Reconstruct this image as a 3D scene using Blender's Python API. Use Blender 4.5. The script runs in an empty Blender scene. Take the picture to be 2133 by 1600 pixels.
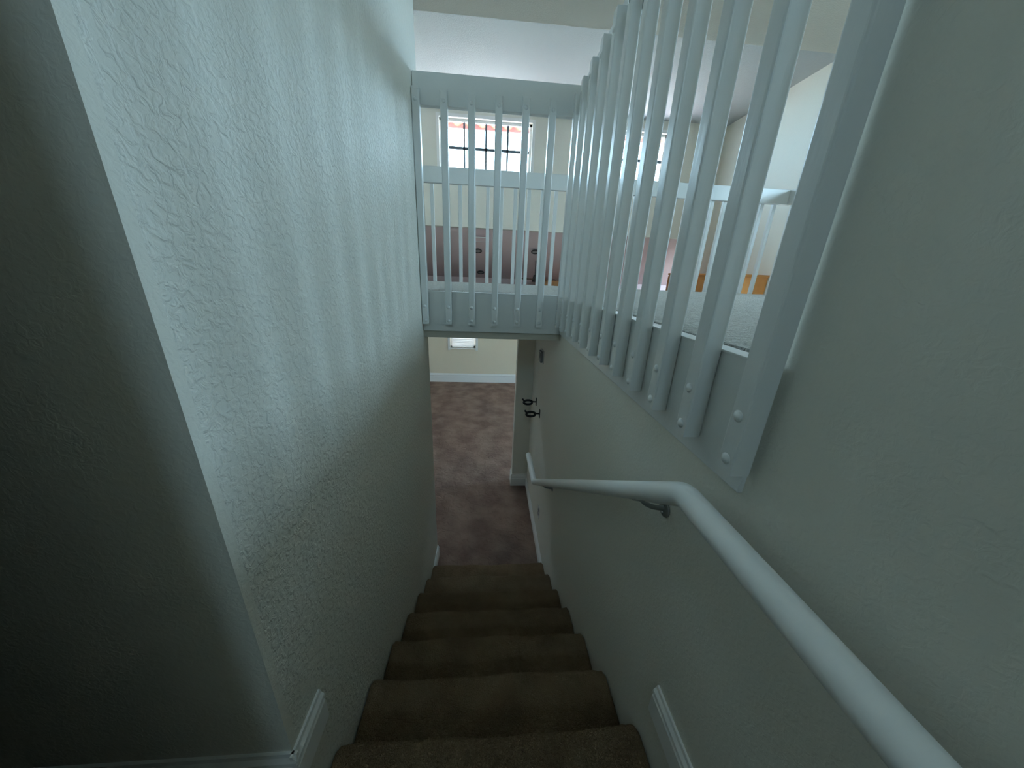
import bpy, bmesh, math, random
from mathutils import Vector, Matrix
random.seed(7)
C = bpy.context.scene.collection
D = bpy.data

# ------------------------------------------------------------------ camera, world, light, exposure
F = Vector((0.07521337, 0.94170698, -0.32791907))
R = Vector((0.9970197, -0.06535862, 0.04098736))
U = Vector((-0.01716575, 0.33002457, 0.94381625))
CAMP = Vector((0.4389, 0.0, 0.0))
cd = D.cameras.new('camera')
cam = D.objects.new('camera', cd)
C.objects.link(cam)
M = Matrix(((R.x, U.x, -F.x, CAMP.x), (R.y, U.y, -F.y, CAMP.y), (R.z, U.z, -F.z, CAMP.z), (0, 0, 0, 1)))
cam.matrix_world = M
cd.sensor_fit = 'HORIZONTAL'
cd.sensor_width = 36
cd.lens = 668.67 / 2133 * 36
cd.clip_start = 0.02
cd.clip_end = 300
sc = bpy.context.scene
sc.camera = cam

w = D.worlds.new('world')
sc.world = w
w.use_nodes = True
bg = w.node_tree.nodes['Background']
bg.inputs[0].default_value = (0.50, 0.79, 1.0, 1)
bg.inputs[1].default_value = 14

sc.view_settings.view_transform = 'Standard'
sc.view_settings.look = 'None'
sc.view_settings.gamma = 1
sc.view_settings.use_curve_mapping = False
sc.view_settings.exposure = 0.86
sc.cycles.max_bounces = 12
sc.cycles.diffuse_bounces = 8
sc.cycles.transparent_max_bounces = 12
sc.cycles.caustics_reflective = False
sc.cycles.caustics_refractive = False
sc.cycles.sample_clamp_indirect = 4

def portal(name, loc, normal, sx, sy):
    l = D.lights.new(name, 'AREA')
    l.shape = 'RECTANGLE'
    l.size, l.size_y = sx, sy
    l.cycles.is_portal = True
    o = D.objects.new(name, l)
    C.objects.link(o)
    o.location = loc
    n = Vector(normal)
    o.rotation_euler = (-n).to_track_quat('Z', 'Y').to_euler()
    return o

# ------------------------------------------------------------------ dimensions (metres, eye at z = 0)
W = 0.9355
Y0, Z0, T, RS = 0.5937, -1.3652, 0.2520, 0.1672
YE = 2.2057
ZB, ZT = -0.3955, -0.1351
ZR = 1.001
ZF = -2.5356
ZL = -1.198            # landing
YC = 0.455             # left wall corner
YW = 2.35              # left wall far end
XR = 5.08              # far right side wall
YF = 7.37              # far wall
XL = -2.6
YB = -2.1
ZC1, ZC2 = 2.30, 2.905
YL = 3.94              # loft far edge

portal('window_daylight', (0.325, YF + 0.10, 2.25), (0, -1, 0), 1.77, 0.95)
portal('window_daylight', (3.035, YF + 0.10, 2.25), (0, -1, 0), 1.77, 0.95)
portal('window_daylight', (XR + 0.1, 1.5, 1.2), (-1, 0, 0), 1.4, 1.5)  # portal for the unseen loft window added on the right
portal('window_daylight', (.3, YB - 0.1, 1.6), (0, 1, 0), .5, .5)  # portal for the added fill window behind the camera
portal('window_daylight', (-1.75, YF + 0.10, 2.25), (0, -1, 0), 1.4, 0.95)  # portal for the hidden extra window in the far wall
portal('window_daylight', (XR + 1.6, 8.6, .1), (-1, 0, 0), .95, 1.4)  # portal for an unseen opening added to brighten the back room
portal('window_daylight', (XR + 0.1, 4.5, -1.5), (-1, 0, 0), 1.95, 1.4)  # portal for the unseen glass door added in the lower room
sl = D.lights.new('sun', 'SUN')
sl.energy = 22
sl.angle = math.radians(.6)
sl.color = (1, .9, .76)
sun = D.objects.new('sun', sl)
C.objects.link(sun)
sun.rotation_euler = Vector((-.36, -.20, .91)).to_track_quat('Z', 'Y').to_euler()

# ------------------------------------------------------------------ materials
def mat(name, col, rough=0.6, bump=None, var=None, metallic=0, spec=0.5, coat=0):
    """bump = list of (scale, strength, distance, stretch); var = (scale, colour2, fac)"""
    m = D.materials.new(name)
    m.use_nodes = True
    nt = m.node_tree
    b = nt.nodes['Principled BSDF']
    b.inputs['Base Color'].default_value = (*col, 1)
    b.inputs['Roughness'].default_value = rough
    b.inputs['Metallic'].default_value = metallic
    b.inputs['Specular IOR Level'].default_value = spec
    b.inputs['Coat Weight'].default_value = coat
    tc = nt.nodes.new('ShaderNodeTexCoord')
    if var:
        n = nt.nodes.new('ShaderNodeTexNoise')
        n.inputs['Scale'].default_value = var[0]
        n.inputs['Detail'].default_value = 5
        nt.links.new(tc.outputs['Object'], n.inputs['Vector'])
        r = nt.nodes.new('ShaderNodeMapRange')
        r.inputs[1].default_value = 0.35
        r.inputs[2].default_value = 0.65
        r.inputs[3].default_value = 0
        r.inputs[4].default_value = var[2]
        nt.links.new(n.outputs[0], r.inputs[0])
        mx = nt.nodes.new('ShaderNodeMix')
        mx.data_type = 'RGBA'
        mx.inputs[6].default_value = (*col, 1)
        mx.inputs[7].default_value = (*var[1], 1)
        nt.links.new(r.outputs[0], mx.inputs[0])
        nt.links.new(mx.outputs[2], b.inputs['Base Color'])
    prev = None
    for (sc_, st, dist, stretch) in (bump or []):
        mp = nt.nodes.new('ShaderNodeMapping')
        mp.inputs['Scale'].default_value = stretch
        nt.links.new(tc.outputs['Object'], mp.inputs['Vector'])
        n = nt.nodes.new('ShaderNodeTexNoise')
        n.inputs['Scale'].default_value = sc_
        n.inputs['Detail'].default_value = 3
        n.inputs['Distortion'].default_value = 0.6
        nt.links.new(mp.outputs[0], n.inputs['Vector'])
        r = nt.nodes.new('ShaderNodeMapRange')
        r.inputs[1].default_value = 0.42
        r.inputs[2].default_value = 0.62
        nt.links.new(n.outputs[0], r.inputs[0])
        bp = nt.nodes.new('ShaderNodeBump')
        bp.inputs['Strength'].default_value = st
        bp.inputs['Distance'].default_value = dist
        nt.links.new(r.outputs[0], bp.inputs['Height'])
        if prev:
            nt.links.new(prev.outputs[0], bp.inputs['Normal'])
        prev = bp
        nt.links.new(bp.outputs[0], b.inputs['Normal'])
    return m

PAINT = mat('wall_paint', (0.71, 0.69, 0.62), 0.55, [(60, 0.6, 0.0035, (1, 1, 1)), (160, 0.2, 0.001, (1, 1, 1))])
PAINTS = mat('smooth_wall_paint', (0.72, 0.695, 0.62), 0.6, [(90, 0.2, 0.002, (1, 1, 1))])
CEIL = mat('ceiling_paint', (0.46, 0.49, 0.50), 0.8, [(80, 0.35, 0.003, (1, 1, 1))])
MAUVE = mat('mauve_ceiling_paint', (0.72, 0.58, 0.585), 0.7, [(80, 0.2, 0.002, (1, 1, 1))])
WHITE = mat('white_gloss_paint', (0.70, 0.71, 0.70), 0.30, [(25, 0.12, 0.002, (1, 1, 0.3))], spec=0.7)
TRIM = mat('white_trim_paint', (0.80, 0.79, 0.77), 0.35)
CARPS = mat('stair_carpet', (0.34, 0.235, 0.14), 0.95, [(240, 1.0, 0.007, (1, 1, 1)), (45, 0.5, 0.006, (1, 1, 1))], (7, (0.23, 0.15, 0.085), 0.8), spec=0.1)
CARPL = mat('lower_carpet', (0.42, 0.29, 0.23), 0.95, [(220, 0.8, 0.006, (1, 1, 1)), (14, 0.5, 0.02, (1, 1, 1))], (4, (0.26, 0.17, 0.14), 1.0), spec=0.1)
CARPU = mat('loft_carpet', (0.80, 0.77, 0.70), 0.95, [(200, 0.9, 0.008, (1, 1, 1)), (40, 0.6, 0.012, (1, 1, 1))], (60, (0.62, 0.57, 0.50), 0.5), spec=0.1)
CARPE = mat('carpet_cut_edge', (0.20, 0.15, 0.10), 0.95, [(200, 0.9, 0.008, (1, 1, 1))], spec=0.1)
BLACK = mat('black_metal', (0.012, 0.011, 0.014), 0.35, metallic=0.3)
WOOD = mat('orange_wood', (0.55, 0.25, 0.075), 0.4, [(20, 0.2, 0.002, (1, 1, 0.1))], (6, (0.42, 0.17, 0.05), 0.7))
DWOOD = mat('dark_wood', (0.16, 0.07, 0.03), 0.4, None, (9, (0.10, 0.045, 0.02), 0.7))
PLAST = mat('white_plastic', (0.62, 0.62, 0.60), 0.4)
GREYP = mat('grey_plastic', (0.20, 0.20, 0.22), 0.4)
DARKIN = mat('dark_lens', (0.05, 0.045, 0.045), 0.4)
METAL = mat('brushed_steel', (0.35, 0.35, 0.34), 0.35, metallic=0.9)
WFRAME = mat('window_vinyl', (0.80, 0.80, 0.78), 0.4)
MUNT = mat('muntin_bronze', (0.10, 0.13, 0.15), 0.5)
TILE = mat('roof_tile', (0.62, 0.20, 0.11), 0.7, [(30, 0.4, 0.01, (1, 1, 1))], (9, (0.45, 0.13, 0.08), 0.8))
EAVE = mat('eave_board', (0.42, 0.21, 0.20), 0.7)
STUC = mat('pink_stucco', (0.75, 0.30, 0.34), 0.8, [(60, 0.4, 0.004, (1, 1, 1))])
GRND = mat('ground_concrete', (0.55, 0.54, 0.50), 0.9, [(20, 0.3, 0.01, (1, 1, 1))], (1.5, (0.45, 0.44, 0.40), 0.8))
BLIND = mat('blind_slat', (0.80, 0.78, 0.76), 0.5)
CHROME = mat('painted_bracket', (0.30, 0.31, 0.30), 0.35, metallic=0.5)

CARPU.node_tree.nodes['Principled BSDF'].inputs['Sheen Weight'].default_value = .5

def glass_mat():
    m = D.materials.new('window_glass')
    m.use_nodes = True
    nt = m.node_tree
    nt.nodes.clear()
    o = nt.nodes.new('ShaderNodeOutputMaterial')
    t = nt.nodes.new('ShaderNodeBsdfTransparent')
    g = nt.nodes.new('ShaderNodeBsdfGlossy')
    g.inputs['Roughness'].default_value = 0.02
    x = nt.nodes.new('ShaderNodeMixShader')
    x.inputs[0].default_value = 0.05
    nt.links.new(t.outputs[0], x.inputs[1])
    nt.links.new(g.outputs[0], x.inputs[2])
    nt.links.new(x.outputs[0], o.inputs[0])
    return m
GLASS = glass_mat()

# ------------------------------------------------------------------ mesh helpers
def box(bm, x0, x1, y0, y1, z0, z1, bev=0, seg=2):
    t = bmesh.new()
    bmesh.ops.create_cube(t, size=1)
    for v in t.verts:
        v.co = Vector((x0 + (v.co.x + .5) * (x1 - x0), y0 + (v.co.y + .5) * (y1 - y0), z0 + (v.co.z + .5) * (z1 - z0)))
    if bev:
        bmesh.ops.bevel(t, geom=list(t.edges), offset=bev, segments=seg, profile=0.6, affect='EDGES')
    merge(bm, t)

def merge(bm, t):
    me = D.meshes.new('tmp')
    t.to_mesh(me)
    t.free()
    bm.from_mesh(me)
    D.meshes.remove(me)

def cyl(bm, a, b, r, r2=None, n=20, bev=0):
    a, b = Vector(a), Vector(b)
    t = bmesh.new()
    bmesh.ops.create_cone(t, cap_ends=True, segments=n, radius1=r, radius2=r if r2 is None else r2, depth=(b - a).length)
    if bev:
        es = [e for e in t.edges if abs(e.verts[0].co.z - e.verts[1].co.z) < 1e-6]
        bmesh.ops.bevel(t, geom=es, offset=bev, segments=2, profile=.5, affect='EDGES')
    q = Vector((0, 0, 1)).rotation_difference((b - a).normalized())
    bmesh.ops.transform(t, matrix=Matrix.Translation((a + b) / 2) @ q.to_matrix().to_4x4(), verts=t.verts)
    merge(bm, t)

def dome(bm, c, axis, r, h, n=16):
    t = bmesh.new()
    bmesh.ops.create_uvsphere(t, u_segments=n, v_segments=8, radius=1)
    q = Vector((0, 0, 1)).rotation_difference(Vector(axis).normalized())
    for v in t.verts:
        v.co = Vector((v.co.x * r, v.co.y * r, max(v.co.z, -0.15) * h))
    bmesh.ops.transform(t, matrix=Matrix.Translation(Vector(c)) @ q.to_matrix().to_4x4(), verts=t.verts)
    merge(bm, t)

def tube(bm, pts, r, n=20, close=False):
    pts = [Vector(p) for p in pts]
    rs = r if isinstance(r, (list, tuple)) else [r] * len(pts)
    t = bmesh.new()
    rings = []
    up = Vector((0, 0, 1))
    N = len(pts)
    for i, p in enumerate(pts):
        if close:
            d = (pts[(i + 1) % N] - pts[i - 1]).normalized()
        else:
            d = (pts[min(i + 1, N - 1)] - pts[max(i - 1, 0)]).normalized()
        a = d.cross(up)
        if a.length < 1e-3:
            a = d.cross(Vector((1, 0, 0)))
        a.normalize()
        b = a.cross(d).normalized()
        rings.append([t.verts.new(p + (a * math.cos(2 * math.pi * k / n) + b * math.sin(2 * math.pi * k / n)) * rs[i]) for k in range(n)])
    for i in range(N if close else N - 1):
        A, B = rings[i], rings[(i + 1) % N]
        for k in range(n):
            t.faces.new((A[k], A[(k + 1) % n], B[(k + 1) % n], B[k]))
    if not close:
        t.faces.new(rings[0][::-1])
        t.faces.new(rings[-1])
    bmesh.ops.recalc_face_normals(t, faces=t.faces)
    merge(bm, t)

def prism(bm, prof, axis, a0, a1):
    """profile extruded along 'x' or 'y'; profile coordinates are the other two in order"""
    t = bmesh.new()
    def P(u, v, s):
        return (s, u, v) if axis == 'x' else ((u, s, v) if axis == 'y' else (u, v, s))
    A = [t.verts.new(P(u, v, a0)) for u, v in prof]
    B = [t.verts.new(P(u, v, a1)) for u, v in prof]
    n = len(prof)
    for i in range(n):
        t.faces.new((A[i], A[(i + 1) % n], B[(i + 1) % n], B[i]))
    t.faces.new(A[::-1])
    t.faces.new(B)
    bmesh.ops.recalc_face_normals(t, faces=t.faces)
    merge(bm, t)

def obj(name, bm, m, parent=None, smooth=False, **tags):
    me = D.meshes.new(name)
    bm.to_mesh(me)
    bm.free()
    me.materials.append(m)
    if smooth:
        for p in me.polygons:
            p.use_smooth = True
        me.set_sharp_from_angle(angle=math.radians(40))
    o = D.objects.new(name, me)
    C.objects.link(o)
    if parent:
        o.parent = parent
    for k, v in tags.items():
        o[k] = v
    return o

def struct(name, bm, m, parent=None, smooth=False):
    o = obj(name, bm, m, parent, smooth)
    if parent is None:
        o['kind'] = 'structure'
    return o

def thing(name, label, cat, loc=(0, 0, 0), group=None):
    o = D.objects.new(name, None)
    o.empty_display_size = 0.1
    C.objects.link(o)
    o.location = loc
    o['label'] = label
    o['category'] = cat
    if group:
        o['group'] = group
    return o

def rebase(o, parent):
    """keep world geometry while the parent empty sits elsewhere"""
    o.data.transform(Matrix.Translation(-Vector(parent.location)))
    o.parent = parent
    return o

def B():
    return bmesh.new()

# ------------------------------------------------------------------ the shell
b = B(); box(b, XL - .4, 0, YC + .02, YW, ZF - .1, ZC2); struct('wall_left', b, PAINT)
b = B(); box(b, XL - .4, 0, YC, YC + .02, ZF - .1, ZC2); struct('wall_front', b, PAINTS)

b = B(); box(b, -.12, 0, YB, .15, ZL, ZC1); struct('wall_left', b, PAINT)  # added wall piece, blocks the back window's light from wall_front
b = B()
XW = W + .010
box(b, XW, XW + .12, YB, .499, ZF - .1, ZC1 + .1)                     # full height beside the landing
box(b, XW, XW + .12, .499, 3.40, ZF - .1, -.30)                      # low wall under the loft floor
struct('wall_right', b, PAINTS)

b = B(); box(b, XL - .4, XR + .2, YB, 8, ZF - .12, ZF); struct('floor', b, CARPL)
# upper loft floor, carpeted, wraps the stair opening
b = B()
box(b, XW + .05, XR, YB, YL, -.44, -.150)
box(b, XL, XW + .05, 2.245, YL, -.44, -.150)
struct('floor', b, CEIL)
b = B()
def carpet_sheet(bm, x0, x1, y0, y1, z0, z1, nx, ny, amp, rag):
    t = bmesh.new()
    g = {}
    for i in range(nx + 1):
        for j in range(ny + 1):
            e = rag * random.uniform(-1, 1) if i in (0, nx) or j in (0, ny) else 0
            x = x0 + (x1 - x0) * i / nx + e
            y = y0 + (y1 - y0) * j / ny + e
            edge = (i in (0, nx)) or (j in (0, ny))
            g[i, j] = t.verts.new((x, y, z1 - (.006 if edge else 0) + random.uniform(-amp, amp)))
    for i in range(nx):
        for j in range(ny):
            t.faces.new((g[i, j], g[i + 1, j], g[i + 1, j + 1], g[i, j + 1]))
    r = bmesh.ops.extrude_face_region(t, geom=list(t.faces))
    for v in [q for q in r['geom'] if isinstance(q, bmesh.types.BMVert)]:
        v.co.z = z0
    bmesh.ops.recalc_face_normals(t, faces=t.faces)
    merge(bm, t)
carpet_sheet(b, XW + .045, XR, YB, YL - .02, -.152, -.128, 90, 130, .0015, .003)
carpet_sheet(b, XL, XW + .045, 2.262, YL - .02, -.152, -.128, 80, 40, .0015, .003)
struct('floor', b, CARPU)

b = B()
box(b, XL - .4, 0.0, YB, YC, ZL - .15, ZL)
box(b, 0, XW, YB, 0.30, ZL - .15, ZL)
struct('floor', b, CARPS)

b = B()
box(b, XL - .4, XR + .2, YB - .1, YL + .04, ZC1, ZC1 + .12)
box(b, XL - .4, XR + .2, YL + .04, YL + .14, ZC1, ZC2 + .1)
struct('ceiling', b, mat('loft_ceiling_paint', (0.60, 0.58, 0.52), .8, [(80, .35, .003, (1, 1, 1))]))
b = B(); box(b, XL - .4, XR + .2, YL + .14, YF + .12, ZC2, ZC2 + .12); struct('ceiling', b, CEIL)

def wall_holes(bm, axis, pos, th, a0, a1, z0, z1, holes):
    """wall slab with rectangular holes (u0,u1,w0,w1), sorted by u"""
    def put(u0, u1, w0, w1):
        if u1 - u0 < 1e-4 or w1 - w0 < 1e-4:
            return
        if axis == 'y':
            box(bm, u0, u1, pos, pos + th, w0, w1)
        else:
            box(bm, pos, pos + th, u0, u1, w0, w1)
    c = a0
    for (u0, u1, w0, w1) in holes:
        put(c, u0, z0, z1)
        put(u0, u1, z0, w0)
        put(u0, u1, w1, z1)
        c = u1
    put(c, a1, z0, z1)

WZ0, WZ1 = 1.78, 2.70
W0_ = (-2.45, -1.05)  # extra window hidden behind the left wall, added for its light
W1 = (-.56, 1.21)
W2 = (2.15, 3.92)
b = B()
wall_holes(b, 'y', YF, .14, XL - .4, XR + .2, .842, ZC2 + .1, [(W0_[0], W0_[1], WZ0, WZ1), (W1[0], W1[1], WZ0, WZ1), (W2[0], W2[1], WZ0, WZ1)])
struct('wall_far', b, PAINTS)
b = B()
wall_holes(b, 'y', YF, .14, XL - .4, XR + .2, ZF - .1, -.60, [(-.44, .14, -1.70, -.82)])
struct('wall_far', b, mat('warm_lit_wall_paint', (0.76, 0.665, 0.52), 0.6, [(90, 0.2, 0.002, (1, 1, 1))]))  # warm bounce light of the lower room put into the wall colour

b = B(); wall_holes(b, 'x', XR, .14, YB, 3.5, ZF - .1, ZC2 + .1, [(.75, 2.25, .5, 1.9)]); wall_holes(b, 'x', XR, .14, 3.5, YF + .2, ZF - .1, ZC2 + .1, [(3.8, 5.2, ZF + .04, -.52)]); struct('wall_side', b, PAINTS)
b = B(); wall_holes(b, 'x', XL - .14, .14, YB, YF + .2, ZF - .1, ZC2 + .1, []); struct('wall_side', b, PAINTS)
b = B(); wall_holes(b, 'y', YB - .14, .14, XL - .4, XR + .2, ZF - .1, ZC1 + .1, [(.05, .55, 1.35, 1.85)]); struct('wall_back', b, PAINTS)
b = B()
box(b, .757, XW + .12, 3.40, 3.52, ZF - .05, -.44, .006)
box(b, XW + .12, XR, 3.40, 3.52, ZF - .05, -.44)
struct('wall_end', b, PAINTS)
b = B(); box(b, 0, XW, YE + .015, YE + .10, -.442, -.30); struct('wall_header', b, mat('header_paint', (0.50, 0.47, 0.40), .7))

# back room beyond the opening in the far wall
b = B()
YB2 = 9.8
prism(b, [(YF + .14, .842), (YB2, .842 - (YB2 - YF) * .42), (YB2, 1.05), (YF + .14, 1.05)], 'x', XL, XR + 1.6)
struct('ceiling', b, MAUVE)
b = B()
box(b, XL, XR + 1.6, YF + .14, YB2 + .2, -.75, -.62)
struct('floor', b, CARPL)
b = B()
box(b, XL, XR + 1.6, YB2, YB2 + .1, -.75, 1.0)
box(b, XL - .1, XL, YF + .14, YB2 + .2, -.75, 1.0)
box(b, XR + 1.5, XR + 1.6, YF + .14, 7.9, -.75, 1.0)
box(b, XR + 1.5, XR + 1.6, 9.3, YB2 + .2, -.75, 1.0)
box(b, XR + 1.5, XR + 1.6, 7.9, 9.3, -.75, -.4)  # unseen side opening above, added to let light onto the mauve slope
box(b, XR + .1, XR + 1.6, YF + .04, YF + .14, -.75, 1.1)
struct('wall_rear', b, MAUVE)

# ------------------------------------------------------------------ windows
def window(n, axis, pos, th, u0, u1, w0, w1, cols, rows, mm, sign=1, reveal=True, mw=.009):
    root = D.objects.new('window_%d' % n, None)
    C.objects.link(root)
    root['kind'] = 'structure'
    def bx(bm, a0, a1, p0, p1, c0, c1, bev=0):
        if axis == 'y':
            box(bm, a0, a1, p0, p1, c0, c1, bev)
        else:
            box(bm, p0, p1, a0, a1, c0, c1, bev)
    fw = .045
    f = B()
    p0, p1 = pos + th * .45, pos + th * .8
    bx(f, u0, u0 + fw, p0, p1, w0, w1, .003); bx(f, u1 - fw, u1, p0, p1, w0, w1, .003)
    bx(f, u0, u1, p0, p1, w0, w0 + fw, .003); bx(f, u0, u1, p0, p1, w1 - fw, w1, .003)
    fr = obj('window_frame', f, WFRAME, root)
    g = B()
    pm = (p0 + p1) / 2
    for i in range(1, cols):
        u = u0 + fw + (u1 - u0 - 2 * fw) * i / cols
        bx(g, u - mw * 2, u + mw * 2, pm - .008, pm + .008, w0 + fw, w1 - fw)
    for j in range(1, rows):
        z = w0 + fw + (w1 - w0 - 2 * fw) * j / rows
        bx(g, u0 + fw, u1 - fw, pm - .008, pm + .008, z - mw * 2.6, z + mw * 2.6)
    if cols > 1:
        obj('muntin', g, mm, root)
    g = B(); bx(g, u0 + fw, u1 - fw, pm + .014, pm + .018, w0 + fw, w1 - fw)
    obj('pane', g, GLASS, root)
    if reveal:
        s = B()
        t_ = .055
        q0, q1 = pos - .012, pos
        bx(s, u0 - t_, u0, q0, q1, w0 - t_, w1 + t_, .002); bx(s, u1, u1 + t_, q0, q1, w0 - t_, w1 + t_, .002)
        bx(s, u0, u1, q0, q1, w1, w1 + t_, .002); bx(s, u0 - .03, u1 + .03, pos - .03, pos + th * .45, w0 - .025, w0, .003)
        obj('window_casing', s, TRIM, root)
    return root
window(1, 'y', YF, .14, W1[0], W1[1], WZ0, WZ1, 4, 2, MUNT)
window(2, 'y', YF, .14, W2[0], W2[1], WZ0, WZ1, 4, 2, MUNT)
window(3, 'x', XR, .14, .75, 2.25, .5, 1.9, 2, 2, WFRAME, reveal=False)  # unseen, added to throw daylight across the loft onto the left wall
window(6, 'y', YB - .14, .14, .05, .55, 1.35, 1.85, 1, 1, WFRAME, reveal=False)  # unseen, added behind the camera as fill for camera-facing surfaces
window(7, 'y', YF, .14, W0_[0], W0_[1], WZ0, WZ1, 3, 2, MUNT)  # hidden, added to light the right wall and inner baluster faces
window(5, 'x', XR, .14, 3.8, 5.2, ZF + .04, -.52, 2, 1, WFRAME, reveal=False)  # unseen glass door, added to light the lower room from the right
window(4, 'y', YF, .14, -.44, .14, -1.70, -.82, 1, 1, WFRAME)

# ------------------------------------------------------------------ outside
b = B(); box(b, -45, 50, YF + .2, 90, ZF - .3, ZF - .2); box(b, -45, XL - .6, -40, YF + .2, ZF - .3, ZF - .2); box(b, XR + .15, 50, -40, YF + .2, ZF - .3, ZF - .2)
box(b, -45, 50, -40, YB - .3, ZF - .3, ZF - .2)
o = struct('floor', b, GRND)
E_ = thing('roof_eave', 'red clay tile roof edge outside the upper windows of the far wall', 'roof', (1.7, 7.9, 2.80))
b = B(); box(b, -2.6, 6.0, 7.86, 7.90, 2.70, 2.80); box(b, -2.6, 6.0, 7.52, 7.90, 2.80, 2.82)
rebase(obj('eave_board', b, EAVE), E_)
b = B()
for i in range(34):
    cyl(b, (-2.5 + i * .25, 7.50, 2.98), (-2.5 + i * .25, 7.94, 2.83), .125, n=14)
rebase(obj('roof_tiles', b, TILE, smooth=True), E_)
g_ = thing('garden_wall', 'pink stucco garden wall seen through the blinds of the small lower window', 'wall', (.3, 11.1, ZF - .2))
b = B(); box(b, -.62, 1.2, 11, 11.25, ZF - .2, .4, .02); box(b, -.67, 1.25, 10.95, 11.3, .4, .48, .02); rebase(obj('stucco_panel', b, STUC), g_)

# ------------------------------------------------------------------ fascia boards of the loft edge
b = B()
box(b, W, W + .03, .499, YE + .02, ZB, ZT - .004, .003)
box(b, W - .002, W + .038, .497, YE + .02, ZT - .006, ZT, .0015)
struct('trim_1', b, WHITE)
b = B()
box(b, 0, W, YE, YE + .034, ZB, ZT - .004, .003)
box(b, 0, W, YE - .002, YE + .042, ZT - .006, ZT, .0015)
struct('trim_2', b, WHITE)

# ------------------------------------------------------------------ balustrades
def baluster_bm(kind):
    """square baluster, origin at its foot centre at the fascia face; it stands on the -y side"""
    t = bmesh.new()
    bmesh.ops.create_cube(t, size=1)
    w_, d_, h_ = .040, .041, (1.262, 1.296)[kind]
    for v in t.verts:
        v.co = Vector((v.co.x * w_, -(v.co.y + .5) * d_, (v.co.z + .5) * h_))
    # round the outer top and bottom corners
    es = [e for e in t.edges if all(v.co.y < -d_ * .9 for v in e.verts) and abs(e.verts[0].co.z - e.verts[1].co.z) < 1e-5]
    bmesh.ops.bevel(t, geom=es, offset=(.014, .036)[kind], segments=6, profile=.5, affect='EDGES')
    es = [e for e in t.edges if abs(e.verts[0].co.z - e.verts[1].co.z) > .5]
    bmesh.ops.bevel(t, geom=es, offset=.005, segments=3, profile=.5, affect='EDGES')
    return t
def bolt_bm(z):
    t = bmesh.new()
    dome(t, (0, -.041, z), (0, -1, 0), .009, .0065)
    cyl(t, (0, -.040, z), (0, -.0418, z), .0112, n=18)
    return t
_bal = []
for kind in (0, 1):
    me = D.meshes.new('baluster'); t = baluster_bm(kind); t.to_mesh(me); t.free(); me.materials.append(WHITE)
    _bal.append(me)
_bolts = []
for z in (.027, .115, 1.206, 1.232):
    me = D.meshes.new('bolt'); t = bolt_bm(z); t.to_mesh(me); t.free(); me.materials.append(WHITE)
    for p in me.polygons: p.use_smooth = True
    _bolts.append(me)
def add_baluster(root, x, y, rot, kind=0):
    o = D.objects.new('baluster', _bal[kind])
    C.objects.link(o)
    o.parent = root
    o.location = Vector((x, y, -.345)) - Vector(root.location)
    o.rotation_euler = (0, 0, rot)
    for me in (_bolts[0], _bolts[1], _bolts[2 + kind]):
        q = D.objects.new('bolt', me)
        C.objects.link(q)
        q.parent = o

rail1 = thing('stair_railing', 'white wooden railing across the far end of the stairwell, above the lower doorway', 'railing', (.47, YE, ZT))
b = B(); box(b, 0.002, W - .001, YE, YE + .036, .852, ZR, .004); rebase(obj('top_rail', b, WHITE), rail1)
for i in range(6):
    add_baluster(rail1, .015 + .1505 * i + .008, YE - .0005, 0)

rail2 = thing('stair_railing', 'long white wooden railing bolted along the right side of the stairwell', 'railing', (W, 1.3, ZT))
b = B(); box(b, W, W + .036, .50, YE + .036, .852, ZR, .004); rebase(obj('top_rail', b, WHITE), rail2)
for i in range(12):
    add_baluster(rail2, W - .0005, .5035 + .1528 * i, -math.pi / 2, 1)

# far railing along the outer loft edge: balusters on the outer side
rail3 = thing('balcony_railing', 'white railing at the far carpet edge, in front of the living room window', 'railing', (1.0, YL, ZT))
b = B(); box(b, XL + .01, 3.79, YL - .04, YL, .852, ZR + .002, .006)
rebase(obj('top_rail', b, WHITE), rail3)
me3 = D.meshes.new('baluster')
t = bmesh.new(); box(t, -.019, .019, 0, .038, 0, 1.2, .004); t.to_mesh(me3); t.free(); me3.materials.append(WHITE)
x = -.19 - .149 * 14
while x < 3.77:
    o = D.objects.new('baluster', me3); C.objects.link(o); o.parent = rail3
    o.location = Vector((x, YL + .0005, -.33)) - Vector(rail3.location)
    x += .149
b = B(); box(b, XL, 3.83, YL, YL + .03, -.45, ZT - .02, .003); struct('trim_3', b, WHITE)

rail4 = thing('balcony_railing', 'short white railing turning the corner beside the bright blue-lit side wall', 'railing', (3.79, 3.3, ZT))
b = B(); box(b, 3.79, 3.83, 2.75, YL, .852, ZR + .002, .010); rebase(obj('top_rail', b, WHITE), rail4)
for i in range(8):
    o = D.objects.new('baluster', me3); C.objects.link(o); o.parent = rail4
    o.rotation_euler = (0, 0, -math.pi / 2)
    o.location = Vector((3.8305, YL - .06 - i * .149, -.33)) - Vector(rail4.location)

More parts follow.
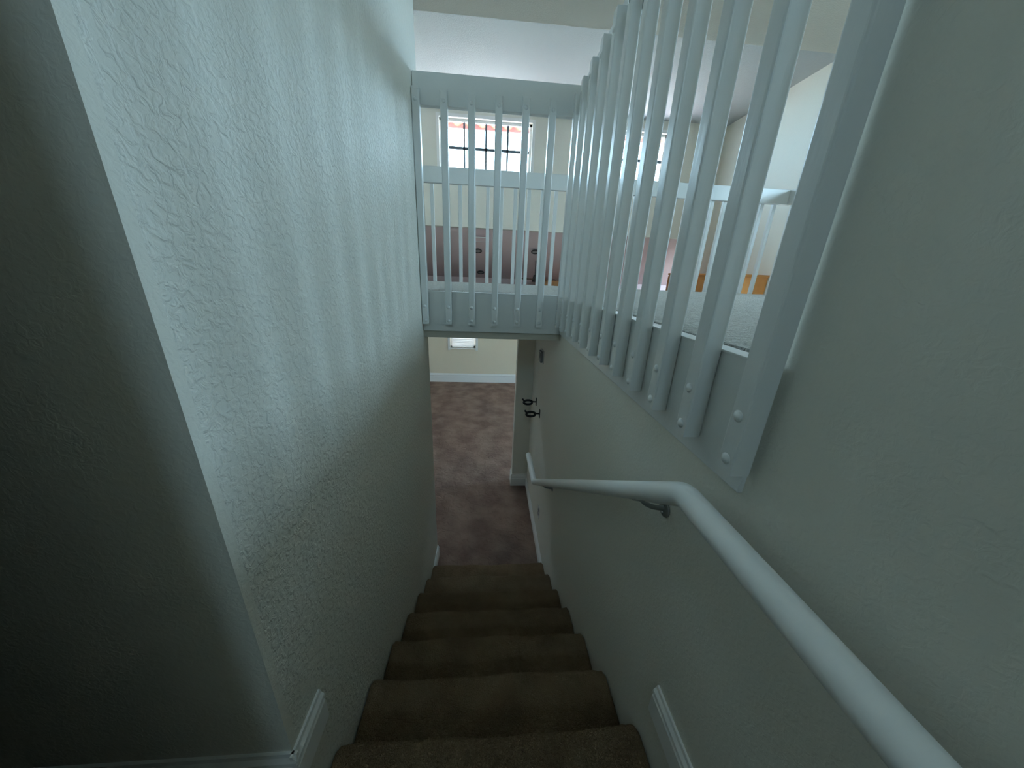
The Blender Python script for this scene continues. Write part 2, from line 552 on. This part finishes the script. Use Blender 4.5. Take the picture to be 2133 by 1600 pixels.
# ------------------------------------------------------------------ carpeted stairs
stairs = thing('staircase', 'narrow carpeted staircase going down between the two walls', 'stairs', (W / 2, Y0, Z0))
def step_mesh(k):
    yn = Y0 + k * T
    zt_ = Z0 - k * RS
    t = bmesh.new()
    prof = []
    yb_ = yn - T - .02
    prof.append((yb_, zt_))
    nseg = 14
    for i in range(1, nseg):
        prof.append((yb_ + (yn - .028 - yb_) * i / nseg, zt_))
    rr = .028
    for i in range(9):
        a = math.pi / 2 - math.pi * i / 8
        prof.append((yn - rr + rr * math.cos(a), zt_ - rr + rr * math.sin(a)))
    for i in range(1, 8):
        prof.append((yn - rr - .004, zt_ - 2 * rr - (RS + .03 - 2 * rr) * i / 7))
    x0, x1 = .004, XW - .004
    nx = 80
    cols = []
    for i in range(nx + 1):
        u = i / nx
        x = x0 + (x1 - x0) * u
        e = min(x - x0, x1 - x)
        drop = .012 * max(0, 1 - e / .013) ** 2
        wob = .0025 * math.sin(9 * x + k * 2.1) + .002 * math.sin(23 * x + k)
        cols.append([t.verts.new((x, y - (drop * .5 if j >= nseg else 0) + random.uniform(-.002, .002) + wob,
                                  z - drop + random.uniform(-.002, .002) + (.5 * wob))) for j, (y, z) in enumerate(prof)])
    for i in range(nx):
        for j in range(len(prof) - 1):
            t.faces.new((cols[i][j], cols[i + 1][j], cols[i + 1][j + 1], cols[i][j + 1]))
    bmesh.ops.recalc_face_normals(t, faces=t.faces)
    for f in t.faces:
        f.smooth = True
    if sum(f.normal.z for f in t.faces) < 0:
        bmesh.ops.reverse_faces(t, faces=t.faces)
    return t
for k in range(-1, 7):
    o = obj('step', step_mesh(k), CARPS)
    rebase(o, stairs)
b = B()
for k in range(-1, 7):
    yn = Y0 + k * T
    box(b, .001, XW - .001, yn - T - .03, yn - .036, ZF if k > 3 else Z0 - k * RS - .6, Z0 - k * RS - .030)
rebase(obj('stringer', b, CARPE), stairs)

# ------------------------------------------------------------------ skirting boards
def skirt_prof(h):
    # (offset from wall, height)
    return [(0, 0), (.014, 0), (.014, h * .62), (.011, h * .66), (.011, h * .74), (.0155, h * .78), (.0145, h * .84),
            (.008, h * .92), (.006, h), (0, h)]
def skirt(name, wall, pos, sgn, a0, a1, z, h):
    """wall 'x': plane x=pos, board runs along y; sgn = direction out of the wall"""
    bm = B()
    pr = [(pos + sgn * o_, z + h_) for o_, h_ in skirt_prof(h)]
    prism(bm, pr, 'y' if wall == 'x' else 'x', a0, a1)
    return struct(name, bm, TRIM)
skirt('baseboard_left', 'x', 0, 1, YC - .012, .572, ZL + .012, .115)
skirt('baseboard_left', 'y', YC, -1, XL, .013, ZL + .012, .115)
skirt('baseboard_right', 'x', XW, -1, YB, .556, ZL - .01, .105)
skirt('baseboard_right', 'x', XW, -1, Y0 + 6 * T + .02, 3.40, ZF, .115)
skirt('baseboard_left', 'x', 0, 1, Y0 + 6 * T + .02, YW + .012, ZF, .115)
skirt('baseboard_end', 'y', 3.40, -1, .745, XW, ZF, .165)
skirt('baseboard_end', 'x', .757, -1, 3.388, 3.53, ZF, .165)
skirt('baseboard_far', 'y', YF, -1, XL, XR, ZF, .215)

# ------------------------------------------------------------------ wall handrail
hr = thing('handrail', 'round white wooden handrail on brackets along the right stair wall', 'handrail', (.866, .555, -.444))
def bend_path(pts, rad=.045, n=6):
    out = [Vector(pts[0])]
    for i in range(1, len(pts) - 1):
        p, a, c = Vector(pts[i]), Vector(pts[i - 1]), Vector(pts[i + 1])
        d1, d2 = (a - p).normalized(), (c - p).normalized()
        s, e = p + d1 * rad, p + d2 * rad
        for j in range(n + 1):
            u = j / n
            out.append(s * (1 - u) ** 2 + p * 2 * u * (1 - u) + e * u * u)
    out.append(Vector(pts[-1]))
    return out
b = B()
tube(b, bend_path([(.866, -1.2, -.436), (.866, .548, -.436), (.866, 2.40, -1.757), (.866, 2.85, -1.757)], .018, 5), .0265, 28)
rebase(obj('rail', b, mat('handrail_paint', (0.86, 0.87, 0.86), .4), smooth=True), hr)
def bracket(y, z):
    bm = B()
    sl = Vector((0, 1.842, -1.307)).normalized()
    c = Vector((.866, y, z - .028))
    cyl(bm, (XW, y + .01, z - .065), (XW - .006, y + .01, z - .065), .024, n=24, bev=.002)
    tube(bm, bend_path([(XW - .003, y + .01, z - .065), (XW - .05, y + .01, z - .058), (.866, y, z - .028)], .03, 6), .007, 12)
    t = B(); box(t, -.013, .013, -.038, .038, -.004, .004, .002)
    q = Vector((0, 1, 0)).rotation_difference(sl).to_matrix().to_4x4()
    bmesh.ops.transform(t, matrix=Matrix.Translation(c + Vector((0, 0, .002))) @ q, verts=t.verts)
    merge(bm, t)
    o = rebase(obj('bracket', bm, CHROME, smooth=True), hr)
    for dz in (-.014, .014):
        s = B()
        dome(s, (XW - .006, y + .01, z - .065 + dz), (-1, 0, 0), .004, .003)
        q = obj('screw', s, METAL, smooth=True)
        q.data.transform(Matrix.Translation(-Vector(hr.location)))
        q.parent = o
for y in (.70, 2.02):
    bracket(y, -.444 - (y - .555) * 1.313 / 1.852)
bracket(-.6, -.436 + .003)

# ------------------------------------------------------------------ small things on the right wall
th = thing('thermostat', 'small grey and white thermostat high on the right wall near the doorway', 'thermostat', (XW, 2.88, -.72))
b = B(); box(b, XW - .008, XW, 2.815, 2.945, -.785, -.665, .004); rebase(obj('back_plate', b, PLAST), th)
b = B(); box(b, XW - .030, XW - .008, 2.825, 2.935, -.775, -.675, .006); rebase(obj('housing', b, GREYP), th)
b = B(); box(b, XW - .0325, XW - .029, 2.845, 2.915, -.735, -.690, .001); rebase(obj('screen', b, BLACK), th)

ot = thing('wall_outlet', 'pale electrical outlet low on the right wall below the handrail end', 'outlet', (XW, 2.46, -2.14))
b = B(); box(b, XW - .006, XW, 2.425, 2.495, -2.197, -2.083, .003); rebase(obj('cover_plate', b, PLAST), ot)
for dz in (-.02, .02):
    b = B(); box(b, XW - .009, XW - .005, 2.443, 2.477, -2.14 + dz - .013, -2.14 + dz + .013, .003); rebase(obj('socket', b, GREYP), ot)

def hook(y, z, label):
    h = thing('wall_hook', label, 'hook', (XW, y, z), 'black hooks on the right wall')
    bm = B()
    box(bm, XW - .006, XW, y - .020, y + .020, z - .042, z + .042, .004)
    rebase(obj('back_plate', bm, BLACK), h)
    bm = B()
    tube(bm, [(XW - .004, y, z - .002), (XW - .030, y, z - .002), (XW - .040, y, z)], .0075, 14)
    ring = []
    for i in range(28):
        a = 2 * math.pi * i / 28
        ring.append((XW - .088 - .044 * math.cos(a), y, z - .008 + .023 * math.sin(a)))
    tube(bm, ring, .0115, 12, close=True)
    tube(bm, [(XW - .125, y, z + .002), (XW - .138, y, z + .018), (XW - .148, y, z + .030)], [.009, .0085, .010], 12)
    rebase(obj('hook_arm', bm, BLACK, smooth=True), h)
hook(3.06, -1.255, 'black looped wall hook, the upper and farther of the pair on the right wall')
hook(2.81, -1.275, 'black looped wall hook, the lower and nearer of the pair on the right wall')

# ------------------------------------------------------------------ lower window blind
bl = thing('window_blind', 'white horizontal slat blind over the small window of the lower room', 'blind', (-.15, YF, -1.25))
b = B(); box(b, -.40, .10, YF + .005, YF + .05, -.87, -.825, .003); rebase(obj('head_rail', b, BLIND), bl)
b = B()
z = -.89
while z > -1.67:
    t = B(); box(t, -.25, .25, -.020, .020, -.0012, .0012)
    bmesh.ops.transform(t, matrix=Matrix.Translation((-.15, YF + .03, z)) @ Matrix.Rotation(math.radians(58), 4, 'X'), verts=t.verts)
    merge(b, t)
    z -= .038
rebase(obj('slats', b, BLIND), bl)
b = B(); box(b, -.40, .10, YF + .015, YF + .045, -1.695, -1.680, .002); rebase(obj('bottom_rail', b, BLIND), bl)

# ------------------------------------------------------------------ back room: lights, vent, fan, cabinets
SL = math.atan(.42)
def on_slope(u, v):
    d = F + R * (u - 1066) / 668.67 - U * (v - 800) / 668.67
    # plane z = .842 - .42 (y - YF)
    tt = (.842 + .42 * YF) / (d.z + .42 * d.y)
    return CAMP + d * tt
nrm = Matrix.Rotation(-SL, 4, 'X')
RL = [(Vector((0.149, 8.291, 0.455)), 'recessed ceiling light left of the mauve slope, the upper of two'),
      (Vector((0.190, 9.441, -0.028)), 'recessed ceiling light low on the mauve slope, the lower of two'),
      (Vector((1.513, 8.211, 0.489)), 'recessed ceiling light alone on the right of the mauve slope')]
for p, lab in RL:
    r_ = thing('recessed_light', lab, 'ceiling light', p, 'recessed lights in the mauve ceiling')
    r_.rotation_euler = (-SL, 0, 0)
    bm = B()
    ring = [(.085 * math.cos(2 * math.pi * i / 32), .085 * math.sin(2 * math.pi * i / 32), -.004) for i in range(32)]
    tube(bm, ring, .016, 10, close=True)
    o = obj('trim_ring', bm, DARKIN, r_, smooth=True)
    bm = B(); cyl(bm, (0, 0, -.006), (0, 0, 0.0), .074, n=28); dome(bm, (0, 0, -.006), (0, 0, -1), .05, .012)
    obj('lens', bm, mat('lamp_lens', (.32, .30, .30), .3), r_, smooth=True)
vt = thing('ceiling_vent', 'white louvred air vent high on the mauve slope', 'vent', (0.19, 7.79, .665))
vt.rotation_euler = (-SL, 0, 0)
bm = B()
for y0_, y1_ in ((-.10, -.085), (.085, .10)):
    box(bm, -.20, .20, y0_, y1_, -.012, 0)
for x0_, x1_ in ((-.20, -.185), (.185, .20)):
    box(bm, x0_, x1_, -.10, .10, -.012, 0)
obj('frame', bm, TRIM, vt)
bm = B()
for i in range(8):
    box(bm, -.185, .185, -.078 + i * .021, -.066 + i * .021, -.008, -.002)
obj('louvres', bm, MAUVE, vt)

fan = thing('ceiling_fan', 'dark ceiling fan with brown blades below the mauve slope', 'fan', (1.45, 8.7, -.13))
bm = B(); cyl(bm, (.16, 0, .06), (.16, 0, .47), .013); cyl(bm, (.16, 0, .05), (.16, 0, .09), .02, .05); rebase_o = obj('down_rod', bm, DARKIN, fan, smooth=True)
bm = B(); cyl(bm, (.16, 0, -.08), (.16, 0, .06), .085, .05, 24, .01); obj('motor', bm, DARKIN, fan, smooth=True)
for i in range(5):
    bm = B()
    t = B(); box(t, .09, .56, -.055, .055, -.004, .004, .003)
    bmesh.ops.transform(t, matrix=Matrix.Translation((.16, 0, -.01)) @ Matrix.Rotation(math.radians(8 + 72 * i), 4, 'Z') @ Matrix.Rotation(math.radians(12), 4, 'X'), verts=t.verts)
    merge(bm, t)
    obj('blade', bm, DWOOD, fan)

def cabinet(name, label, x0, x1, y0, y1, z0, z1, face, nd):
    c = thing(name, label, 'cabinet', ((x0 + x1) / 2, (y0 + y1) / 2, z0))
    bm = B(); box(bm, x0, x1, y0, y1, z0, z1 - .04, .004); rebase(obj('body', bm, WOOD), c)
    bm = B(); box(bm, x0 - .025, x1 + .0, y0 - .025, y1, z1 - .04, z1, .006); rebase(obj('cornice', bm, WOOD), c)
    for i in range(nd):
        bm = B()
        if face == 'y':
            w_ = (x1 - x0) / nd
            a, e = x0 + i * w_ + .006, x0 + (i + 1) * w_ - .006
            box(bm, a, e, y0 - .02, y0, z0 + .03, z1 - .06, .003)
            box(bm, a + .06, e - .06, y0 - .026, y0 - .018, z0 + .09, z1 - .12, .006)
            k = (e - .03 if i % 2 == 0 else a + .03, y0 - .035, (z0 + z1) / 2)
            ax = (0, 1, 0)
        else:
            w_ = (y1 - y0) / nd
            a, e = y0 + i * w_ + .006, y0 + (i + 1) * w_ - .006
            box(bm, x0 - .02, x0, a, e, z0 + .03, z1 - .06, .003)
            box(bm, x0 - .026, x0 - .018, a + .06, e - .06, z0 + .09, z1 - .12, .006)
            k = (x0 - .035, e - .03 if i % 2 == 0 else a + .03, (z0 + z1) / 2)
            ax = (1, 0, 0)
        d = rebase(obj('door', bm, WOOD), c)
        bm = B(); dome(bm, k, (-ax[0], -ax[1], 0), .014, .012); cyl(bm, k, (k[0] + ax[0] * .017, k[1] + ax[1] * .017, k[2]), .006)
        h = obj('knob', bm, METAL, smooth=True)
        h.data.transform(Matrix.Translation(-Vector(c.location))); h.parent = d
    return c
cabinet('tall_cabinet', 'tall orange wooden cabinet against the far right side wall, seen past the balcony railing', 4.42, XR - .005, 5.35, 7.30, ZF, .13, 'x', 4)
cabinet('wall_cabinet', 'low orange wooden cabinet under the mauve slope, beside the ceiling fan', 1.80, 3.4, 9.10, 9.72, -.62, -.165, 'y', 4)
